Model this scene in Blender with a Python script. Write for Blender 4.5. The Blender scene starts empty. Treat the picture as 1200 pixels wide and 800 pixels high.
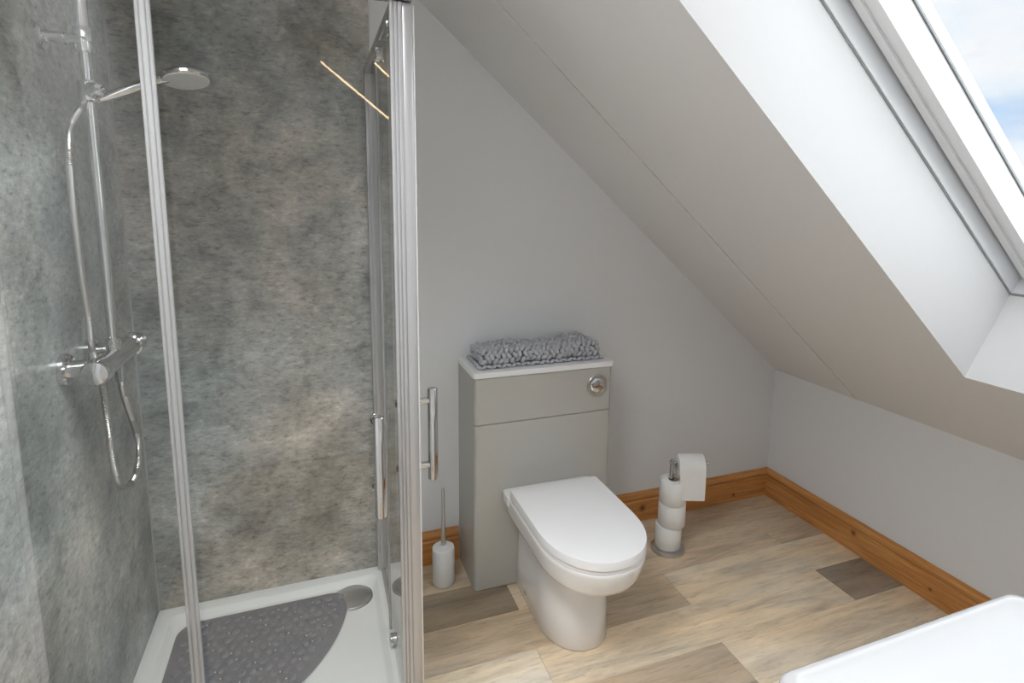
import bpy, bmesh, math, random
from mathutils import Vector, Matrix
random.seed(7)
SC = bpy.context.scene
C = SC.collection
V = Vector
PI = math.pi

# ------------------------------------------------------------------ camera
cam_d = bpy.data.cameras.new('camera')
cam = bpy.data.objects.new('camera', cam_d); C.objects.link(cam)
cam_d.sensor_fit = 'HORIZONTAL'; cam_d.sensor_width = 36.0
cam_d.lens = 662.254 / 1200 * 36
cam_d.shift_x = -(614.713 - 600) / 1200
cam_d.shift_y = (337.833 - 400) / 1200
cam_d.clip_start = 0.02
_r = V((0.93749229, -0.34774713, 0.01342144))
_u = V((0.04025256, 0.14666339, 0.98836713))
_f = V((0.34567027, 0.92604632, -0.15149351))
cam.matrix_world = Matrix(((_r.x, _u.x, -_f.x, 0), (_r.y, _u.y, -_f.y, -2.0868), (_r.z, _u.z, -_f.z, 1.4449), (0, 0, 0, 1)))
SC.camera = cam

# ------------------------------------------------------------------ sky, sun, exposure
SKY_STRENGTH = 0.92
SUN_STRENGTH = 8.4
EXPOSURE = 0.18
FILL_PANEL_WATTS = 13.0
world = bpy.data.worlds.new('sky'); SC.world = world
world.use_nodes = True
wt = world.node_tree; wt.nodes.clear()
def wn(t, **k):
    n = wt.nodes.new(t)
    for a, b in k.items(): setattr(n, a, b)
    return n
wo = wn('ShaderNodeOutputWorld'); wb = wn('ShaderNodeBackground'); wc = wn('ShaderNodeTexCoord')
mp = wn('ShaderNodeMapping'); mp.inputs['Scale'].default_value = (1, 1, 2.2); mp.inputs['Location'].default_value = (3.1, 0.4, 0.9)
nz = wn('ShaderNodeTexNoise'); nz.inputs['Scale'].default_value = 2.6; nz.inputs['Detail'].default_value = 7; nz.inputs['Roughness'].default_value = 0.55
rp = wn('ShaderNodeValToRGB')
rp.color_ramp.elements[0].position = 0.40; rp.color_ramp.elements[0].color = (0.50, 0.68, 0.92, 1)
rp.color_ramp.elements[1].position = 0.60; rp.color_ramp.elements[1].color = (0.93, 0.95, 0.98, 1)
e = rp.color_ramp.elements.new(0.50); e.color = (0.80, 0.88, 0.97, 1)
e = rp.color_ramp.elements.new(0.72); e.color = (0.72, 0.74, 0.78, 1)
wt.links.new(wc.outputs['Generated'], mp.inputs['Vector']); wt.links.new(mp.outputs['Vector'], nz.inputs['Vector'])
wt.links.new(nz.outputs['Fac'], rp.inputs['Fac']); wt.links.new(rp.outputs['Color'], wb.inputs['Color'])
wb.inputs['Strength'].default_value = SKY_STRENGTH
wt.links.new(wb.outputs['Background'], wo.inputs['Surface'])
sun_d = bpy.data.lights.new('sun', 'SUN'); sun_d.energy = SUN_STRENGTH; sun_d.angle = math.radians(150); sun_d.color = (0.97, 0.985, 1.0)
sun = bpy.data.objects.new('sun', sun_d); C.objects.link(sun)
sun.location = (4, -3, 5)
sun.rotation_euler = V((-0.66, 0.68, -0.32)).to_track_quat('-Z', 'Y').to_euler()
SC.view_settings.view_transform = 'Standard'; SC.view_settings.look = 'None'
SC.view_settings.gamma = 1.0; SC.view_settings.use_curve_mapping = False
SC.view_settings.exposure = EXPOSURE

# ------------------------------------------------------------------ dimensions (metres)
XL, XR = -0.552, 2.1015          # left shower wall, right knee wall
ZK, K = 0.6466, 0.8592           # knee height, roof slope
ZF = 2.20                        # flat ceiling
XF = XR - (ZF - ZK) / K          # where slope meets the flat ceiling
YR, YE, XE = -2.075, -2.70, 0.45 # rear wall, entrance wall, entrance return
XS, YF = 0.193, -0.80            # shower side plane, shower front plane
_L = math.hypot(1, K)
P0 = V((XR, 0, ZK)); TD = V((1, 0, -K)) / _L; ND = V((K, 0, 1)) / _L
def slope(t, n, y): return P0 + TD * t + ND * n + V((0, y, 0))

# ------------------------------------------------------------------ materials
MATS = {}
def nodes(name):
    m = bpy.data.materials.new(name); m.use_nodes = True
    t = m.node_tree; b = t.nodes['Principled BSDF']; MATS[name] = m
    def N(ty, **k):
        n = t.nodes.new(ty)
        for a, v in k.items():
            if a in n.inputs and not hasattr(type(n), a): n.inputs[a].default_value = v
            else: setattr(n, a, v)
        return n
    return m, t, b, N
def plain(name, col, rough=0.5, metal=0.0, spec=0.5, coat=0.0, bump=0.0, bscale=300.0, vary=0.0, sub=0.0):
    m, t, b, N = nodes(name)
    b.inputs['Base Color'].default_value = (*col, 1); b.inputs['Roughness'].default_value = rough
    b.inputs['Metallic'].default_value = metal; b.inputs['Specular IOR Level'].default_value = spec
    b.inputs['Coat Weight'].default_value = coat; b.inputs['Coat Roughness'].default_value = 0.04
    tc = N('ShaderNodeTexCoord')
    n = N('ShaderNodeTexNoise'); n.inputs['Scale'].default_value = bscale; n.inputs['Detail'].default_value = 4
    t.links.new(tc.outputs['Object'], n.inputs['Vector'])
    if bump:
        bp = N('ShaderNodeBump'); bp.inputs['Strength'].default_value = bump; bp.inputs['Distance'].default_value = 0.001
        t.links.new(n.outputs['Fac'], bp.inputs['Height']); t.links.new(bp.outputs['Normal'], b.inputs['Normal'])
    if vary:
        n2 = N('ShaderNodeTexNoise'); n2.inputs['Scale'].default_value = bscale / 12; n2.inputs['Detail'].default_value = 3
        t.links.new(tc.outputs['Object'], n2.inputs['Vector'])
        mx = N('ShaderNodeMixRGB'); mx.inputs[1].default_value = (*[c * (1 - vary) for c in col], 1); mx.inputs[2].default_value = (*[min(1, c * (1 + vary)) for c in col], 1)
        t.links.new(n2.outputs['Fac'], mx.inputs[0]); t.links.new(mx.outputs[0], b.inputs['Base Color'])
    return m
paint = plain('wall_paint', (0.80, 0.81, 0.825), 0.62, spec=0.3, bump=0.12, bscale=420, vary=0.012)
ceilp = plain('ceiling_paint', (0.81, 0.805, 0.80), 0.62, spec=0.3, bump=0.1, bscale=380, vary=0.012)
whitegloss = plain('white_window_paint', (0.86, 0.87, 0.88), 0.3, vary=0.01, bscale=40)
basin_dimmed = plain('dimmed_basin_ceramic', (0.485, 0.49, 0.495), 0.12, coat=0.4, vary=0.006, bscale=30)  # white ceramic coloured darker to offset the strong light falling on the basin
ceramic = plain('white_ceramic', (0.84, 0.84, 0.845), 0.09, coat=0.6, vary=0.006, bscale=30)
acrylic = plain('white_acrylic', (0.80, 0.815, 0.81), 0.22, vary=0.01, bscale=30)
seatplastic = plain('white_seat_plastic', (0.84, 0.84, 0.85), 0.16, vary=0.005, bscale=30)
worktop = plain('white_worktop', (0.84, 0.84, 0.84), 0.3, vary=0.01, bscale=60)
taupe = plain('taupe_lacquer', (0.47, 0.46, 0.425), 0.38, vary=0.02, bscale=60)
darkgap = plain('dark_gasket', (0.16, 0.16, 0.165), 0.6, vary=0.05)
chrome = plain('polished_chrome', (0.66, 0.66, 0.665), 0.07, metal=1.0, vary=0.01, bscale=80)
satin = plain('satin_aluminium', (0.44, 0.44, 0.445), 0.30, metal=0.40, vary=0.03, bscale=90)
steel = plain('brushed_steel', (0.62, 0.61, 0.60), 0.28, metal=1.0, vary=0.05, bscale=200)
drainsteel = plain('dull_drain_cover', (0.42, 0.42, 0.42), 0.30, metal=0.85, vary=0.05, bscale=90)
paperm = plain('toilet_paper', (0.86, 0.86, 0.85), 0.9, spec=0.1, bump=0.6, bscale=260, vary=0.02)
cardboard = plain('cardboard_core', (0.45, 0.34, 0.22), 0.8, vary=0.06)
matm = plain('grey_mat_vinyl', (0.175, 0.182, 0.212), 0.55, bump=0.05, vary=0.05)
knitm = plain('grey_chenille', (0.47, 0.475, 0.505), 0.95, spec=0.1, bump=0.6, bscale=700, vary=0.08)
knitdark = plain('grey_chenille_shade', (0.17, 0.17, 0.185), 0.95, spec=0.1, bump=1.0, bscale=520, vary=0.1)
whiteplastic = plain('white_plastic', (0.82, 0.82, 0.82), 0.35, vary=0.01)
nozzle = plain('pale_nozzle_rubber', (0.75, 0.75, 0.75), 0.5, bump=0.8, bscale=700, vary=0.1)
tealplate = plain('dark_taupe_subfloor', (0.2, 0.195, 0.18), 0.5, vary=0.03)  # plain dark taupe of the subfloor under the planks

def glass_mat(name, tint, f0=0.04, rough=0.0):
    m, t, b, N = nodes(name); t.nodes.remove(b)
    out = t.nodes['Material Output']
    lw = N('ShaderNodeLayerWeight'); lw.inputs['Blend'].default_value = 0.5
    pw = N('ShaderNodeMath', operation='POWER'); pw.inputs[1].default_value = 5.0
    ml = N('ShaderNodeMath', operation='MULTIPLY_ADD'); ml.inputs[1].default_value = 1 - f0; ml.inputs[2].default_value = f0
    tr = N('ShaderNodeBsdfTransparent'); tr.inputs['Color'].default_value = (*tint, 1)
    gl = N('ShaderNodeBsdfGlossy'); gl.inputs['Roughness'].default_value = rough
    mx = N('ShaderNodeMixShader')
    t.links.new(lw.outputs['Facing'], pw.inputs[0]); t.links.new(pw.outputs[0], ml.inputs[0]); t.links.new(ml.outputs[0], mx.inputs[0])
    t.links.new(tr.outputs[0], mx.inputs[1]); t.links.new(gl.outputs[0], mx.inputs[2]); t.links.new(mx.outputs[0], out.inputs['Surface'])
    return m
shower_glass = glass_mat('shower_glass', (0.985, 0.993, 0.989))
window_glass = glass_mat('window_glass', (0.985, 0.99, 0.99))
m, t, b, N = nodes('clear_seal_plastic')
b.inputs['Base Color'].default_value = (0.42, 0.425, 0.425, 1); b.inputs['Roughness'].default_value = 0.25; b.inputs['Alpha'].default_value = 0.55
seal = m
m, t, b, N = nodes('thin_clear_silicone')
b.inputs['Base Color'].default_value = (0.7, 0.72, 0.72, 1); b.inputs['Roughness'].default_value = 0.3; b.inputs['Alpha'].default_value = 0.16
clearseal = m
def emit(name, col, s):
    m, t, b, N = nodes(name)
    b.inputs['Base Color'].default_value = (*col, 1); b.inputs['Emission Color'].default_value = (*col, 1); b.inputs['Emission Strength'].default_value = s
    return m

def mixc(t, N, fac, a, bcol, mode='MIX'):
    n = N('ShaderNodeMixRGB', blend_type=mode)
    for i, s in ((0, fac), (1, a), (2, bcol)):
        if isinstance(s, (int, float)): n.inputs[i].default_value = s
        elif isinstance(s, tuple): n.inputs[i].default_value = (*s, 1)
        else: t.links.new(s, n.inputs[i])
    return n.outputs[0]
def noise(t, N, vec, scale, detail=5, rough=0.6, map_scale=None, loc=None, dist=0.0):
    if map_scale or loc:
        mp = N('ShaderNodeMapping')
        if map_scale: mp.inputs['Scale'].default_value = map_scale
        if loc: mp.inputs['Location'].default_value = loc
        t.links.new(vec, mp.inputs['Vector']); vec = mp.outputs['Vector']
    n = N('ShaderNodeTexNoise'); n.inputs['Scale'].default_value = scale; n.inputs['Detail'].default_value = detail
    n.inputs['Roughness'].default_value = rough; n.inputs['Distortion'].default_value = dist
    t.links.new(vec, n.inputs['Vector']); return n.outputs['Fac']
def ramp(t, N, fac, stops):
    r = N('ShaderNodeValToRGB'); els = r.color_ramp.elements
    while len(els) < len(stops): els.new(0.5)
    for el, (p, c) in zip(els, stops): el.position = p; el.color = (*c, 1) if isinstance(c, tuple) else (c, c, c, 1)
    t.links.new(fac, r.inputs['Fac']); return r.outputs['Color']

def stone_panel(name, cool, seed):
    m, t, b, N = nodes(name)
    tc = N('ShaderNodeTexCoord').outputs['Object']
    big = noise(t, N, tc, 2.6, 8, 0.62, loc=(seed, seed * 1.7, 0.3), dist=0.3)
    base = ramp(t, N, big, [(0.32, (0.20, 0.207, 0.205)), (0.45, (0.34, 0.348, 0.342)), (0.55, (0.45, 0.452, 0.442)), (0.68, (0.66, 0.66, 0.645))])
    tintf = noise(t, N, tc, 1.9, 4, 0.5, loc=(4 + seed, 1, 2))
    tint = ramp(t, N, tintf, [(0.35, (0.86, 0.94, 0.955) if cool else (0.92, 0.99, 1.02)), (0.65, (1.00, 0.975, 0.935) if cool else (1.11, 1.0, 0.90))])
    base = mixc(t, N, 1.0, base, tint, 'MULTIPLY')
    blot = noise(t, N, tc, 9, 8, 0.68, map_scale=(1, 1, 1.25), loc=(2, seed, 7), dist=0.25)
    base = mixc(t, N, 1.0, base, ramp(t, N, blot, [(0.34, 0.66), (0.46, 0.96), (0.56, 1.06), (0.70, 1.28)]), 'MULTIPLY')
    fine = noise(t, N, tc, 36, 7, 0.80, map_scale=(1, 1, 2.2), loc=(0, seed, 0))
    base = mixc(t, N, 1.0, base, ramp(t, N, fine, [(0.36, 0.50), (0.46, 0.95), (0.55, 1.05), (0.66, 1.45)]), 'MULTIPLY')
    scr = noise(t, N, tc, 5, 9, 0.78, map_scale=(1.6, 1.6, 6), loc=(seed, 0, 0), dist=0.6)
    base = mixc(t, N, 0.55, base, ramp(t, N, scr, [(0.36, 0.66), (0.42, 1.0), (0.62, 1.0), (0.72, 1.16)]), 'MULTIPLY')
    t.links.new(base, b.inputs['Base Color'])
    b.inputs['Roughness'].default_value = 0.36; b.inputs['Specular IOR Level'].default_value = 0.45
    return m
panel_back = stone_panel('grey_stone_panel', False, 1.3)
panel_left = stone_panel('cool_grey_stone_panel', True, 5.9)

def pine(name, axis, knots):
    m, t, b, N = nodes(name)
    tc = N('ShaderNodeTexCoord').outputs['Object']
    s = [14, 14, 14]; s[axis] = 1.0
    g = noise(t, N, tc, 3.2, 6, 0.6, map_scale=tuple(s), dist=0.7)
    base = ramp(t, N, g, [(0.3, (0.44, 0.185, 0.050)), (0.5, (0.60, 0.27, 0.082)), (0.7, (0.72, 0.37, 0.13))])
    s2 = [60, 60, 60]; s2[axis] = 2.0
    g2 = ramp(t, N, noise(t, N, tc, 3, 4, 0.6, map_scale=tuple(s2)), [(0.35, 0.80), (0.65, 1.1)])
    base = mixc(t, N, 0.8, base, g2, 'MULTIPLY')
    for (kp, kr) in knots:
        d = N('ShaderNodeVectorMath', operation='DISTANCE'); d.inputs[1].default_value = kp
        t.links.new(tc, d.inputs[0])
        dv = N('ShaderNodeMath', operation='DIVIDE'); dv.inputs[1].default_value = kr
        t.links.new(d.outputs['Value'], dv.inputs[0])
        f = ramp(t, N, dv.outputs[0], [(0.25, 0.9), (0.6, 0.35), (1.0, 0.0)])
        base = mixc(t, N, f, base, (0.13, 0.045, 0.014))
    t.links.new(base, b.inputs['Base Color']); b.inputs['Roughness'].default_value = 0.33
    return m

def plank_mat():
    m, t, b, N = nodes('oak_plank')
    oi = N('ShaderNodeObjectInfo'); tc = N('ShaderNodeTexCoord').outputs['Object']
    add = N('ShaderNodeVectorMath', operation='ADD'); sc = N('ShaderNodeVectorMath', operation='SCALE'); sc.inputs[0].default_value = (31, 17, 11)
    t.links.new(oi.outputs['Random'], sc.inputs['Scale']); t.links.new(tc, add.inputs[0]); t.links.new(sc.outputs[0], add.inputs[1])
    v = add.outputs[0]
    big = ramp(t, N, noise(t, N, v, 3.0, 6, 0.62, map_scale=(0.75, 5.0, 1), dist=0.7), [(0.28, 0.62), (0.5, 1.0), (0.72, 1.22)])
    base = mixc(t, N, 1.0, oi.outputs['Color'], big, 'MULTIPLY')
    warm = ramp(t, N, noise(t, N, v, 2.0, 4, 0.5, map_scale=(0.8, 4, 1), loc=(5, 3, 1)), [(0.35, (0.98, 1.0, 1.04)), (0.65, (1.05, 0.985, 0.90))])
    base = mixc(t, N, 1.0, base, warm, 'MULTIPLY')
    st = ramp(t, N, noise(t, N, v, 11, 8, 0.74, map_scale=(1.1, 13, 1), dist=0.5), [(0.34, 0.66), (0.45, 0.98), (0.56, 1.03), (0.7, 1.14)])
    base = mixc(t, N, 0.9, base, st, 'MULTIPLY')
    crack = ramp(t, N, noise(t, N, v, 3.4, 5, 0.6, map_scale=(0.9, 7, 1), loc=(9, 2, 4), dist=1.6), [(0.66, 1.0), (0.735, 0.42)])
    base = mixc(t, N, 0.8, base, crack, 'MULTIPLY')
    t.links.new(base, b.inputs['Base Color']); b.inputs['Roughness'].default_value = 0.42; b.inputs['Specular IOR Level'].default_value = 0.4
    bp = N('ShaderNodeBump'); bp.inputs['Strength'].default_value = 0.12; bp.inputs['Distance'].default_value = 0.001
    t.links.new(noise(t, N, v, 8, 8, 0.7, map_scale=(0.9, 14, 1)), bp.inputs['Height']); t.links.new(bp.outputs['Normal'], b.inputs['Normal'])
    return m
oak = plank_mat()

# ------------------------------------------------------------------ mesh helpers
class MB:
    def __init__(s): s.bm = bmesh.new()
    def _bev(s, faces, w, seg):
        es = {e for f in faces for e in f.edges}
        bmesh.ops.bevel(s.bm, geom=list(es), offset=w, segments=seg, affect='EDGES', profile=0.5)
    def box(s, x0, x1, y0, y1, z0, z1, bev=0.0, seg=2, M=None):
        v = [s.bm.verts.new(V((x, y, z)) if M is None else M @ V((x, y, z))) for x in (x0, x1) for y in (y0, y1) for z in (z0, z1)]
        fs = [s.bm.faces.new([v[i] for i in q]) for q in ((0, 1, 3, 2), (4, 6, 7, 5), (0, 4, 5, 1), (2, 3, 7, 6), (0, 2, 6, 4), (1, 5, 7, 3))]
        if bev: s._bev(fs, bev, seg)
        return s
    def hexa(s, pts):      # eight points ordered like box()
        v = [s.bm.verts.new(p) for p in pts]
        for q in ((0, 1, 3, 2), (4, 6, 7, 5), (0, 4, 5, 1), (2, 3, 7, 6), (0, 2, 6, 4), (1, 5, 7, 3)): s.bm.faces.new([v[i] for i in q])
        return s
    def loft(s, rings, cap0=True, cap1=True, closed=True):
        R = [[s.bm.verts.new(p) for p in r] for r in rings]
        n = len(R[0])
        for a, b in zip(R, R[1:]):
            for i in range(n if closed else n - 1):
                j = (i + 1) % n
                s.bm.faces.new((a[i], a[j], b[j], b[i]))
        if cap0: s.bm.faces.new(R[0][::-1])
        if cap1: s.bm.faces.new(R[-1])
        return s
    def tube(s, pts, r, seg=12, caps=True):
        pts = [V(p) for p in pts]; n = len(pts)
        rr = r if isinstance(r, (list, tuple)) else [r] * n
        tan = [(pts[min(i + 1, n - 1)] - pts[max(i - 1, 0)]).normalized() for i in range(n)]
        up = V((0, 0, 1)) if abs(tan[0].z) < 0.9 else V((1, 0, 0))
        nrm = (up - tan[0] * up.dot(tan[0])).normalized(); rings = []
        for i in range(n):
            nrm = (nrm - tan[i] * nrm.dot(tan[i])).normalized(); bi = tan[i].cross(nrm)
            rings.append([pts[i] + (nrm * math.cos(a) + bi * math.sin(a)) * rr[i] for a in (2 * PI * k / seg for k in range(seg))])
        return s.loft(rings, caps, caps)
    def lathe(s, prof, origin=(0, 0, 0), axis=(0, 0, 1), seg=32):   # prof: (radius, distance along axis)
        ax = V(axis).normalized(); o = V(origin)
        up = V((0, 0, 1)) if abs(ax.z) < 0.9 else V((1, 0, 0))
        a1 = (up - ax * up.dot(ax)).normalized(); a2 = ax.cross(a1)
        rings = [[o + ax * h + (a1 * math.cos(q) + a2 * math.sin(q)) * max(r, 1e-5) for q in (2 * PI * k / seg for k in range(seg))] for r, h in prof]
        return s.loft(rings, prof[0][0] > 1e-4, prof[-1][0] > 1e-4)
    def rail(s, prof, p0, p1, uax, vax):    # straight extrusion of a closed 2-D profile
        u, v = V(uax), V(vax)
        return s.loft([[V(p) + u * a + v * b for a, b in prof] for p in (p0, p1)])
    def ellipsoid(s, c, ax, seg=7, rings=4):
        c = V(c); a, b, d = [V(q) for q in ax]
        R = []
        for i in range(1, rings):
            ph = PI * i / rings
            R.append([c + a * math.cos(ph) + (b * math.cos(q) + d * math.sin(q)) * math.sin(ph) for q in (2 * PI * k / seg for k in range(seg))])
        R = [[c + a] * 0 + [c + a * 0.98 + (b * math.cos(q) + d * math.sin(q)) * 0.05 for q in (2 * PI * k / seg for k in range(seg))]] + R + [[c - a * 0.98 + (b * math.cos(q) + d * math.sin(q)) * 0.05 for q in (2 * PI * k / seg for k in range(seg))]]
        return s.loft(R)
WL = {}
def obj(name, mb, mat, parent=None, loc=None, smooth=35, stuff=False):
    bm = mb.bm
    bmesh.ops.recalc_face_normals(bm, faces=bm.faces)
    if parent is not None: L = WL[parent.name]
    elif loc is not None: L = V(loc)
    else:
        xs = [v.co for v in bm.verts]
        L = V(((min(v.x for v in xs) + max(v.x for v in xs)) / 2, (min(v.y for v in xs) + max(v.y for v in xs)) / 2, min(v.z for v in xs)))
    for v in bm.verts: v.co -= L
    me = bpy.data.meshes.new(name); bm.to_mesh(me); bm.free()
    if smooth:
        for p in me.polygons: p.use_smooth = True
        me.set_sharp_from_angle(angle=math.radians(smooth))
    me.materials.append(mat)
    o = bpy.data.objects.new(name, me); C.objects.link(o)
    if parent is not None: o.parent = parent; WL[o.name] = L.copy()
    else: o.location = L; WL[o.name] = L.copy()
    if stuff: o['kind'] = 'stuff'
    return o
def thing(name, label, cat, loc, group=None):
    o = bpy.data.objects.new(name, None); C.objects.link(o); o.location = loc; WL[o.name] = V(loc)
    o.empty_display_size = 0.1
    return tag(o, label, cat, group)
def tag(o, label, cat, group=None):
    o['label'] = label; o['category'] = cat
    if group: o['group'] = group
    return o
def struct(name, mb, mat, label, parent=None, smooth=0):
    o = obj(name, mb, mat, parent, smooth=smooth); o['kind'] = 'structure'; o['label'] = label
    return o
def lab(o, s): o['label'] = s; return o

# ================================================================== STRUCTURE
# ---- floor: subfloor with individual planks
floor = struct('floor', MB().box(XL - .1, XR + .1, YE - .1, .1, -0.12, -0.009), tealplate, 'wood effect plank floor of the loft bathroom')
PW, PL = 0.1835, 1.205
tones = {'mid': (0.612, 0.496, 0.360), 'tan': (0.679, 0.557, 0.417), 'pale': (0.840, 0.739, 0.583), 'dark': (0.339, 0.267, 0.190), 'grey': (0.323, 0.271, 0.218), 'brown': (0.526, 0.419, 0.302), 'warm': (0.763, 0.639, 0.475)}
# rows counted from the back wall: (one joint x, tones from the left)
rows = [(1.10, ['brown', 'mid', 'mid', 'tan']), (0.636, ['dark', 'tan', 'mid']), (1.237, ['tan', 'mid', 'warm', 'tan']), (0.628, ['pale', 'warm', 'grey']), (1.222, ['tan', 'brown', 'warm', 'mid'])]
for r in range(5, 15): rows.append(((0.63, 1.23)[r % 2], random.sample(['tan', 'warm', 'mid', 'pale', 'tan', 'brown'], 4)))
y_edges = [-0.006 - PW * i for i in range(16)]; y_edges[0] = 0.0
for r, (jx, tn) in enumerate(rows):
    y1, y0 = y_edges[r], max(y_edges[r + 1], YE)
    if y1 <= YE: break
    x = jx
    while x > XL: x -= PL
    k = 0
    while x < XR:
        x0, x1 = max(x, XL), min(x + PL, XR)
        if x1 - x0 > 0.004:
            g = 0.0004
            pb = MB().box(x0 + g, x1 - g, y0 + g, y1 - g, -0.009, 0.0, 0.0008, 1)
            p = obj('plank', pb, oak, floor, smooth=0)
            c = tones[tn[k % len(tn)]]; p.color = (*c, 1)
            k += 1
        x += PL

# ---- walls
def slope_z(x): return ZK + K * (XR - x)
bm = MB()
poly = [(XL - .1, -.12), (XR + .1, -.12), (XR + .1, slope_z(XR + .1) + .02), (XF - .05, ZF + .12), (XL - .1, ZF + .12)]
bm.loft([[V((x, yy, z)) for x, z in poly] for yy in (0.0, 0.1)])
wall_back = struct('wall_back', bm, paint, 'pale grey painted gable wall behind the toilet')
wall_left = struct('wall_left', MB().box(XL - .1, XL - .010, YE - .1, .0, -.009, ZF + .1), paint, 'painted left wall carrying the shower panels')
wall_right = struct('wall_right', MB().box(XR, XR + .1, YR - .1, 0, -.009, ZK + .05), paint, 'low knee wall on the right under the roof slope')
wall_rear = struct('wall_rear', MB().box(XE, XR, YR - .1, YR, -.009, ZF), paint, 'painted wall behind the washbasin')
wall_recess = struct('wall_recess', MB().box(XE, XE + .1, YE, YR - .1, -.009, ZF), paint, 'short return wall of the entrance recess')
# entrance wall with a pine door in it
DX0, DX1, DZ = -0.42, 0.34, 1.98
bm = MB().box(XL - .01, DX0, YE - .1, YE, -.009, ZF).box(DX1, XE, YE - .1, YE, -.009, ZF).box(DX0, DX1, YE - .1, YE, DZ, ZF)
wall_entry = struct('wall_entry', bm, paint, 'entrance wall with the white door')
pine_door = pine('pine_door', 2, [])
door_1 = struct('door_1', MB().box(DX0, DX1, YE - .06, YE - .02, 0.0, DZ, .003), whitegloss, 'white panelled bathroom door')
for (a, b_, c, d) in ((-.34, -.08, .25, .85), (0.0, .26, .25, .85), (-.34, -.08, 1.0, 1.82), (0.0, .26, 1.0, 1.82)):
    obj('door_panel', MB().box(a, b_, YE - .024, YE - .012, c, d, .006), whitegloss, door_1)
hd = MB().tube([(.29, YE - .02, 1.0), (.29, YE + .03, 1.0), (.18, YE + .03, 1.0)], .009); hd.lathe([(.024, 0), (.024, .006)], (.29, YE - .02, 1.0), (0, 1, 0))
obj('door_handle', hd, chrome, door_1)
bm = MB()
for (a, b_, c, d) in ((DX0 - .07, DX0, 0, DZ + .07), (DX1, DX1 + .07, 0, DZ + .07), (DX0, DX1, DZ, DZ + .07)): bm.box(a, b_, YE, YE + .016, c, d, .004)
struct('trim_1', bm, whitegloss, 'white architrave round the door')

# ---- ceilings
struct('ceiling', MB().box(XL - .1, XF + .02, YE - .1, .0, ZF, ZF + .1), ceilp, 'flat ceiling over the shower')
# roof slope: strip beside the gable, then the big slab with the skylight opening
TW0, TW1, YW0, YW1, DW = -2.06, -0.488, -1.063, -1.97, 0.275
TB, TT = 0.14, -2.46
YSEAM = -0.452
def slab(t0, t1, y0, y1, n0=0.0, n1=DW): return [slope(t, n, y) for t in (t0, t1) for y in (y1, y0) for n in (n0, n1)]
struct('ceiling_slope', MB().hexa(slab(TT, TB, 0.0, YSEAM + .0024, -0.0008)), ceilp, 'sloping ceiling board beside the gable wall')
bm = MB()
bm.hexa(slab(TT, TB, YSEAM - .0024, YW0)); bm.hexa(slab(TT, TB, YW1, YE - .1))
bm.hexa(slab(TT, TW0, YW0, YW1))
bm.hexa([slope(t, n, y) for t, y, n in ((TW1, YW1, 0), (TW1 - .038, YW1, DW), (TW1, YW0, 0), (TW1 - .038, YW0, DW), (TB, YW1, 0), (TB, YW1, DW), (TB, YW0, 0), (TB, YW0, DW))])
struct('ceiling_slope', bm, ceilp, 'large sloping ceiling with the skylight opening')
struct('trim_2', MB().hexa(slab(TT, TB, YSEAM + .0024, YSEAM - .0024, 0.010, 0.03)), ceilp, 'board joint filler in the roof slope')

# ---- skylight: frame, sash, gasket, pane
TWB = TW1 - .040
def ring(bm, inset, w, n0, n1, bev=0.0):
    t0, t1, y0, y1 = TW0 + inset, TWB - inset, YW0 - inset, YW1 + inset
    for (a, b_, c, d) in ((t0, t1, y0, y0 - w), (t0, t1, y1 + w, y1), (t0, t0 + w, y0 - w, y1 + w), (t1 - w, t1, y0 - w, y1 + w)):
        bm.hexa([slope(t, n, y) for t in (a, b_) for y in (d, c) for n in (n0, n1)])
    return bm
window_1 = struct('window_1', ring(MB(), -.06, .066, DW + .003, .42), whitegloss, 'white roof window in the sloping ceiling')
obj('lining_gasket', ring(MB(), -.05, .053, DW - .001, DW + .003), plain('grey_gasket', (.33, .34, .35), .6, vary=.05), window_1, smooth=0)
obj('sash', ring(ring(MB(), .014, .020, .325, .419), .0341, .0299, .333, .419), whitegloss, window_1, smooth=0)
obj('glazing_gasket', ring(MB(), .0642, .0026, .4095, .4138), darkgap, window_1, smooth=0)
obj('pane', MB().hexa([slope(t, n, y) for t in (TW0 + .055, TWB - .055) for y in (YW1 + .055, YW0 - .055) for n in (.414, .422)]), window_glass, window_1, smooth=0)
obj('outer_cladding', ring(MB(), -.08, .145, .4195, .45), plain('grey_cladding', (.62, .63, .64), .5, vary=.03), window_1, smooth=0)

# ---- skirting boards
SK = [(0, 0), (.020, 0), (.020, .096), (.0130, .1015), (.0165, .1065), (.0185, .113), (.0155, .124), (.010, .131), (.007, .1384), (0, .1384)]
def skirt_x(x0, x1, m0=0.0, m1=0.0):
    b = MB(); b.loft([[V((x0 + m0 * d, -d, z)) for d, z in SK], [V((x1 + m1 * d, -d, z)) for d, z in SK]]); return b
pine_x = pine('pine_skirting', 0, [((-.218, -.010, .063), .026), ((.30, -.010, .035), .014)])
pine_x2 = pine('pine_skirting_short', 0, [])
pine_y = pine('pine_skirting_side', 1, [((-.010, .5235, .084), .019), ((-.010, .2, .05), .011)])
struct('baseboard_back', skirt_x(1.062, XR, 0, -1.0), pine_x, 'varnished pine skirting board on the back wall right of the toilet unit', smooth=35)
struct('baseboard_back', skirt_x(.235, .503), pine_x2, 'short piece of pine skirting between shower and toilet unit', smooth=35)
b = MB(); b.loft([[V((XR - d, -d, z)) for d, z in SK], [V((XR - d, YR, z)) for d, z in SK]])
struct('baseboard_right', b, pine_y, 'varnished pine skirting board along the low right wall', smooth=35)
b = MB(); b.loft([[V((x, YR + d, z)) for d, z in SK] for x in (XE, XR - .02)]); struct('baseboard_rear', b, pine_x2, 'pine skirting under the washbasin wall', smooth=35)

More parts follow.
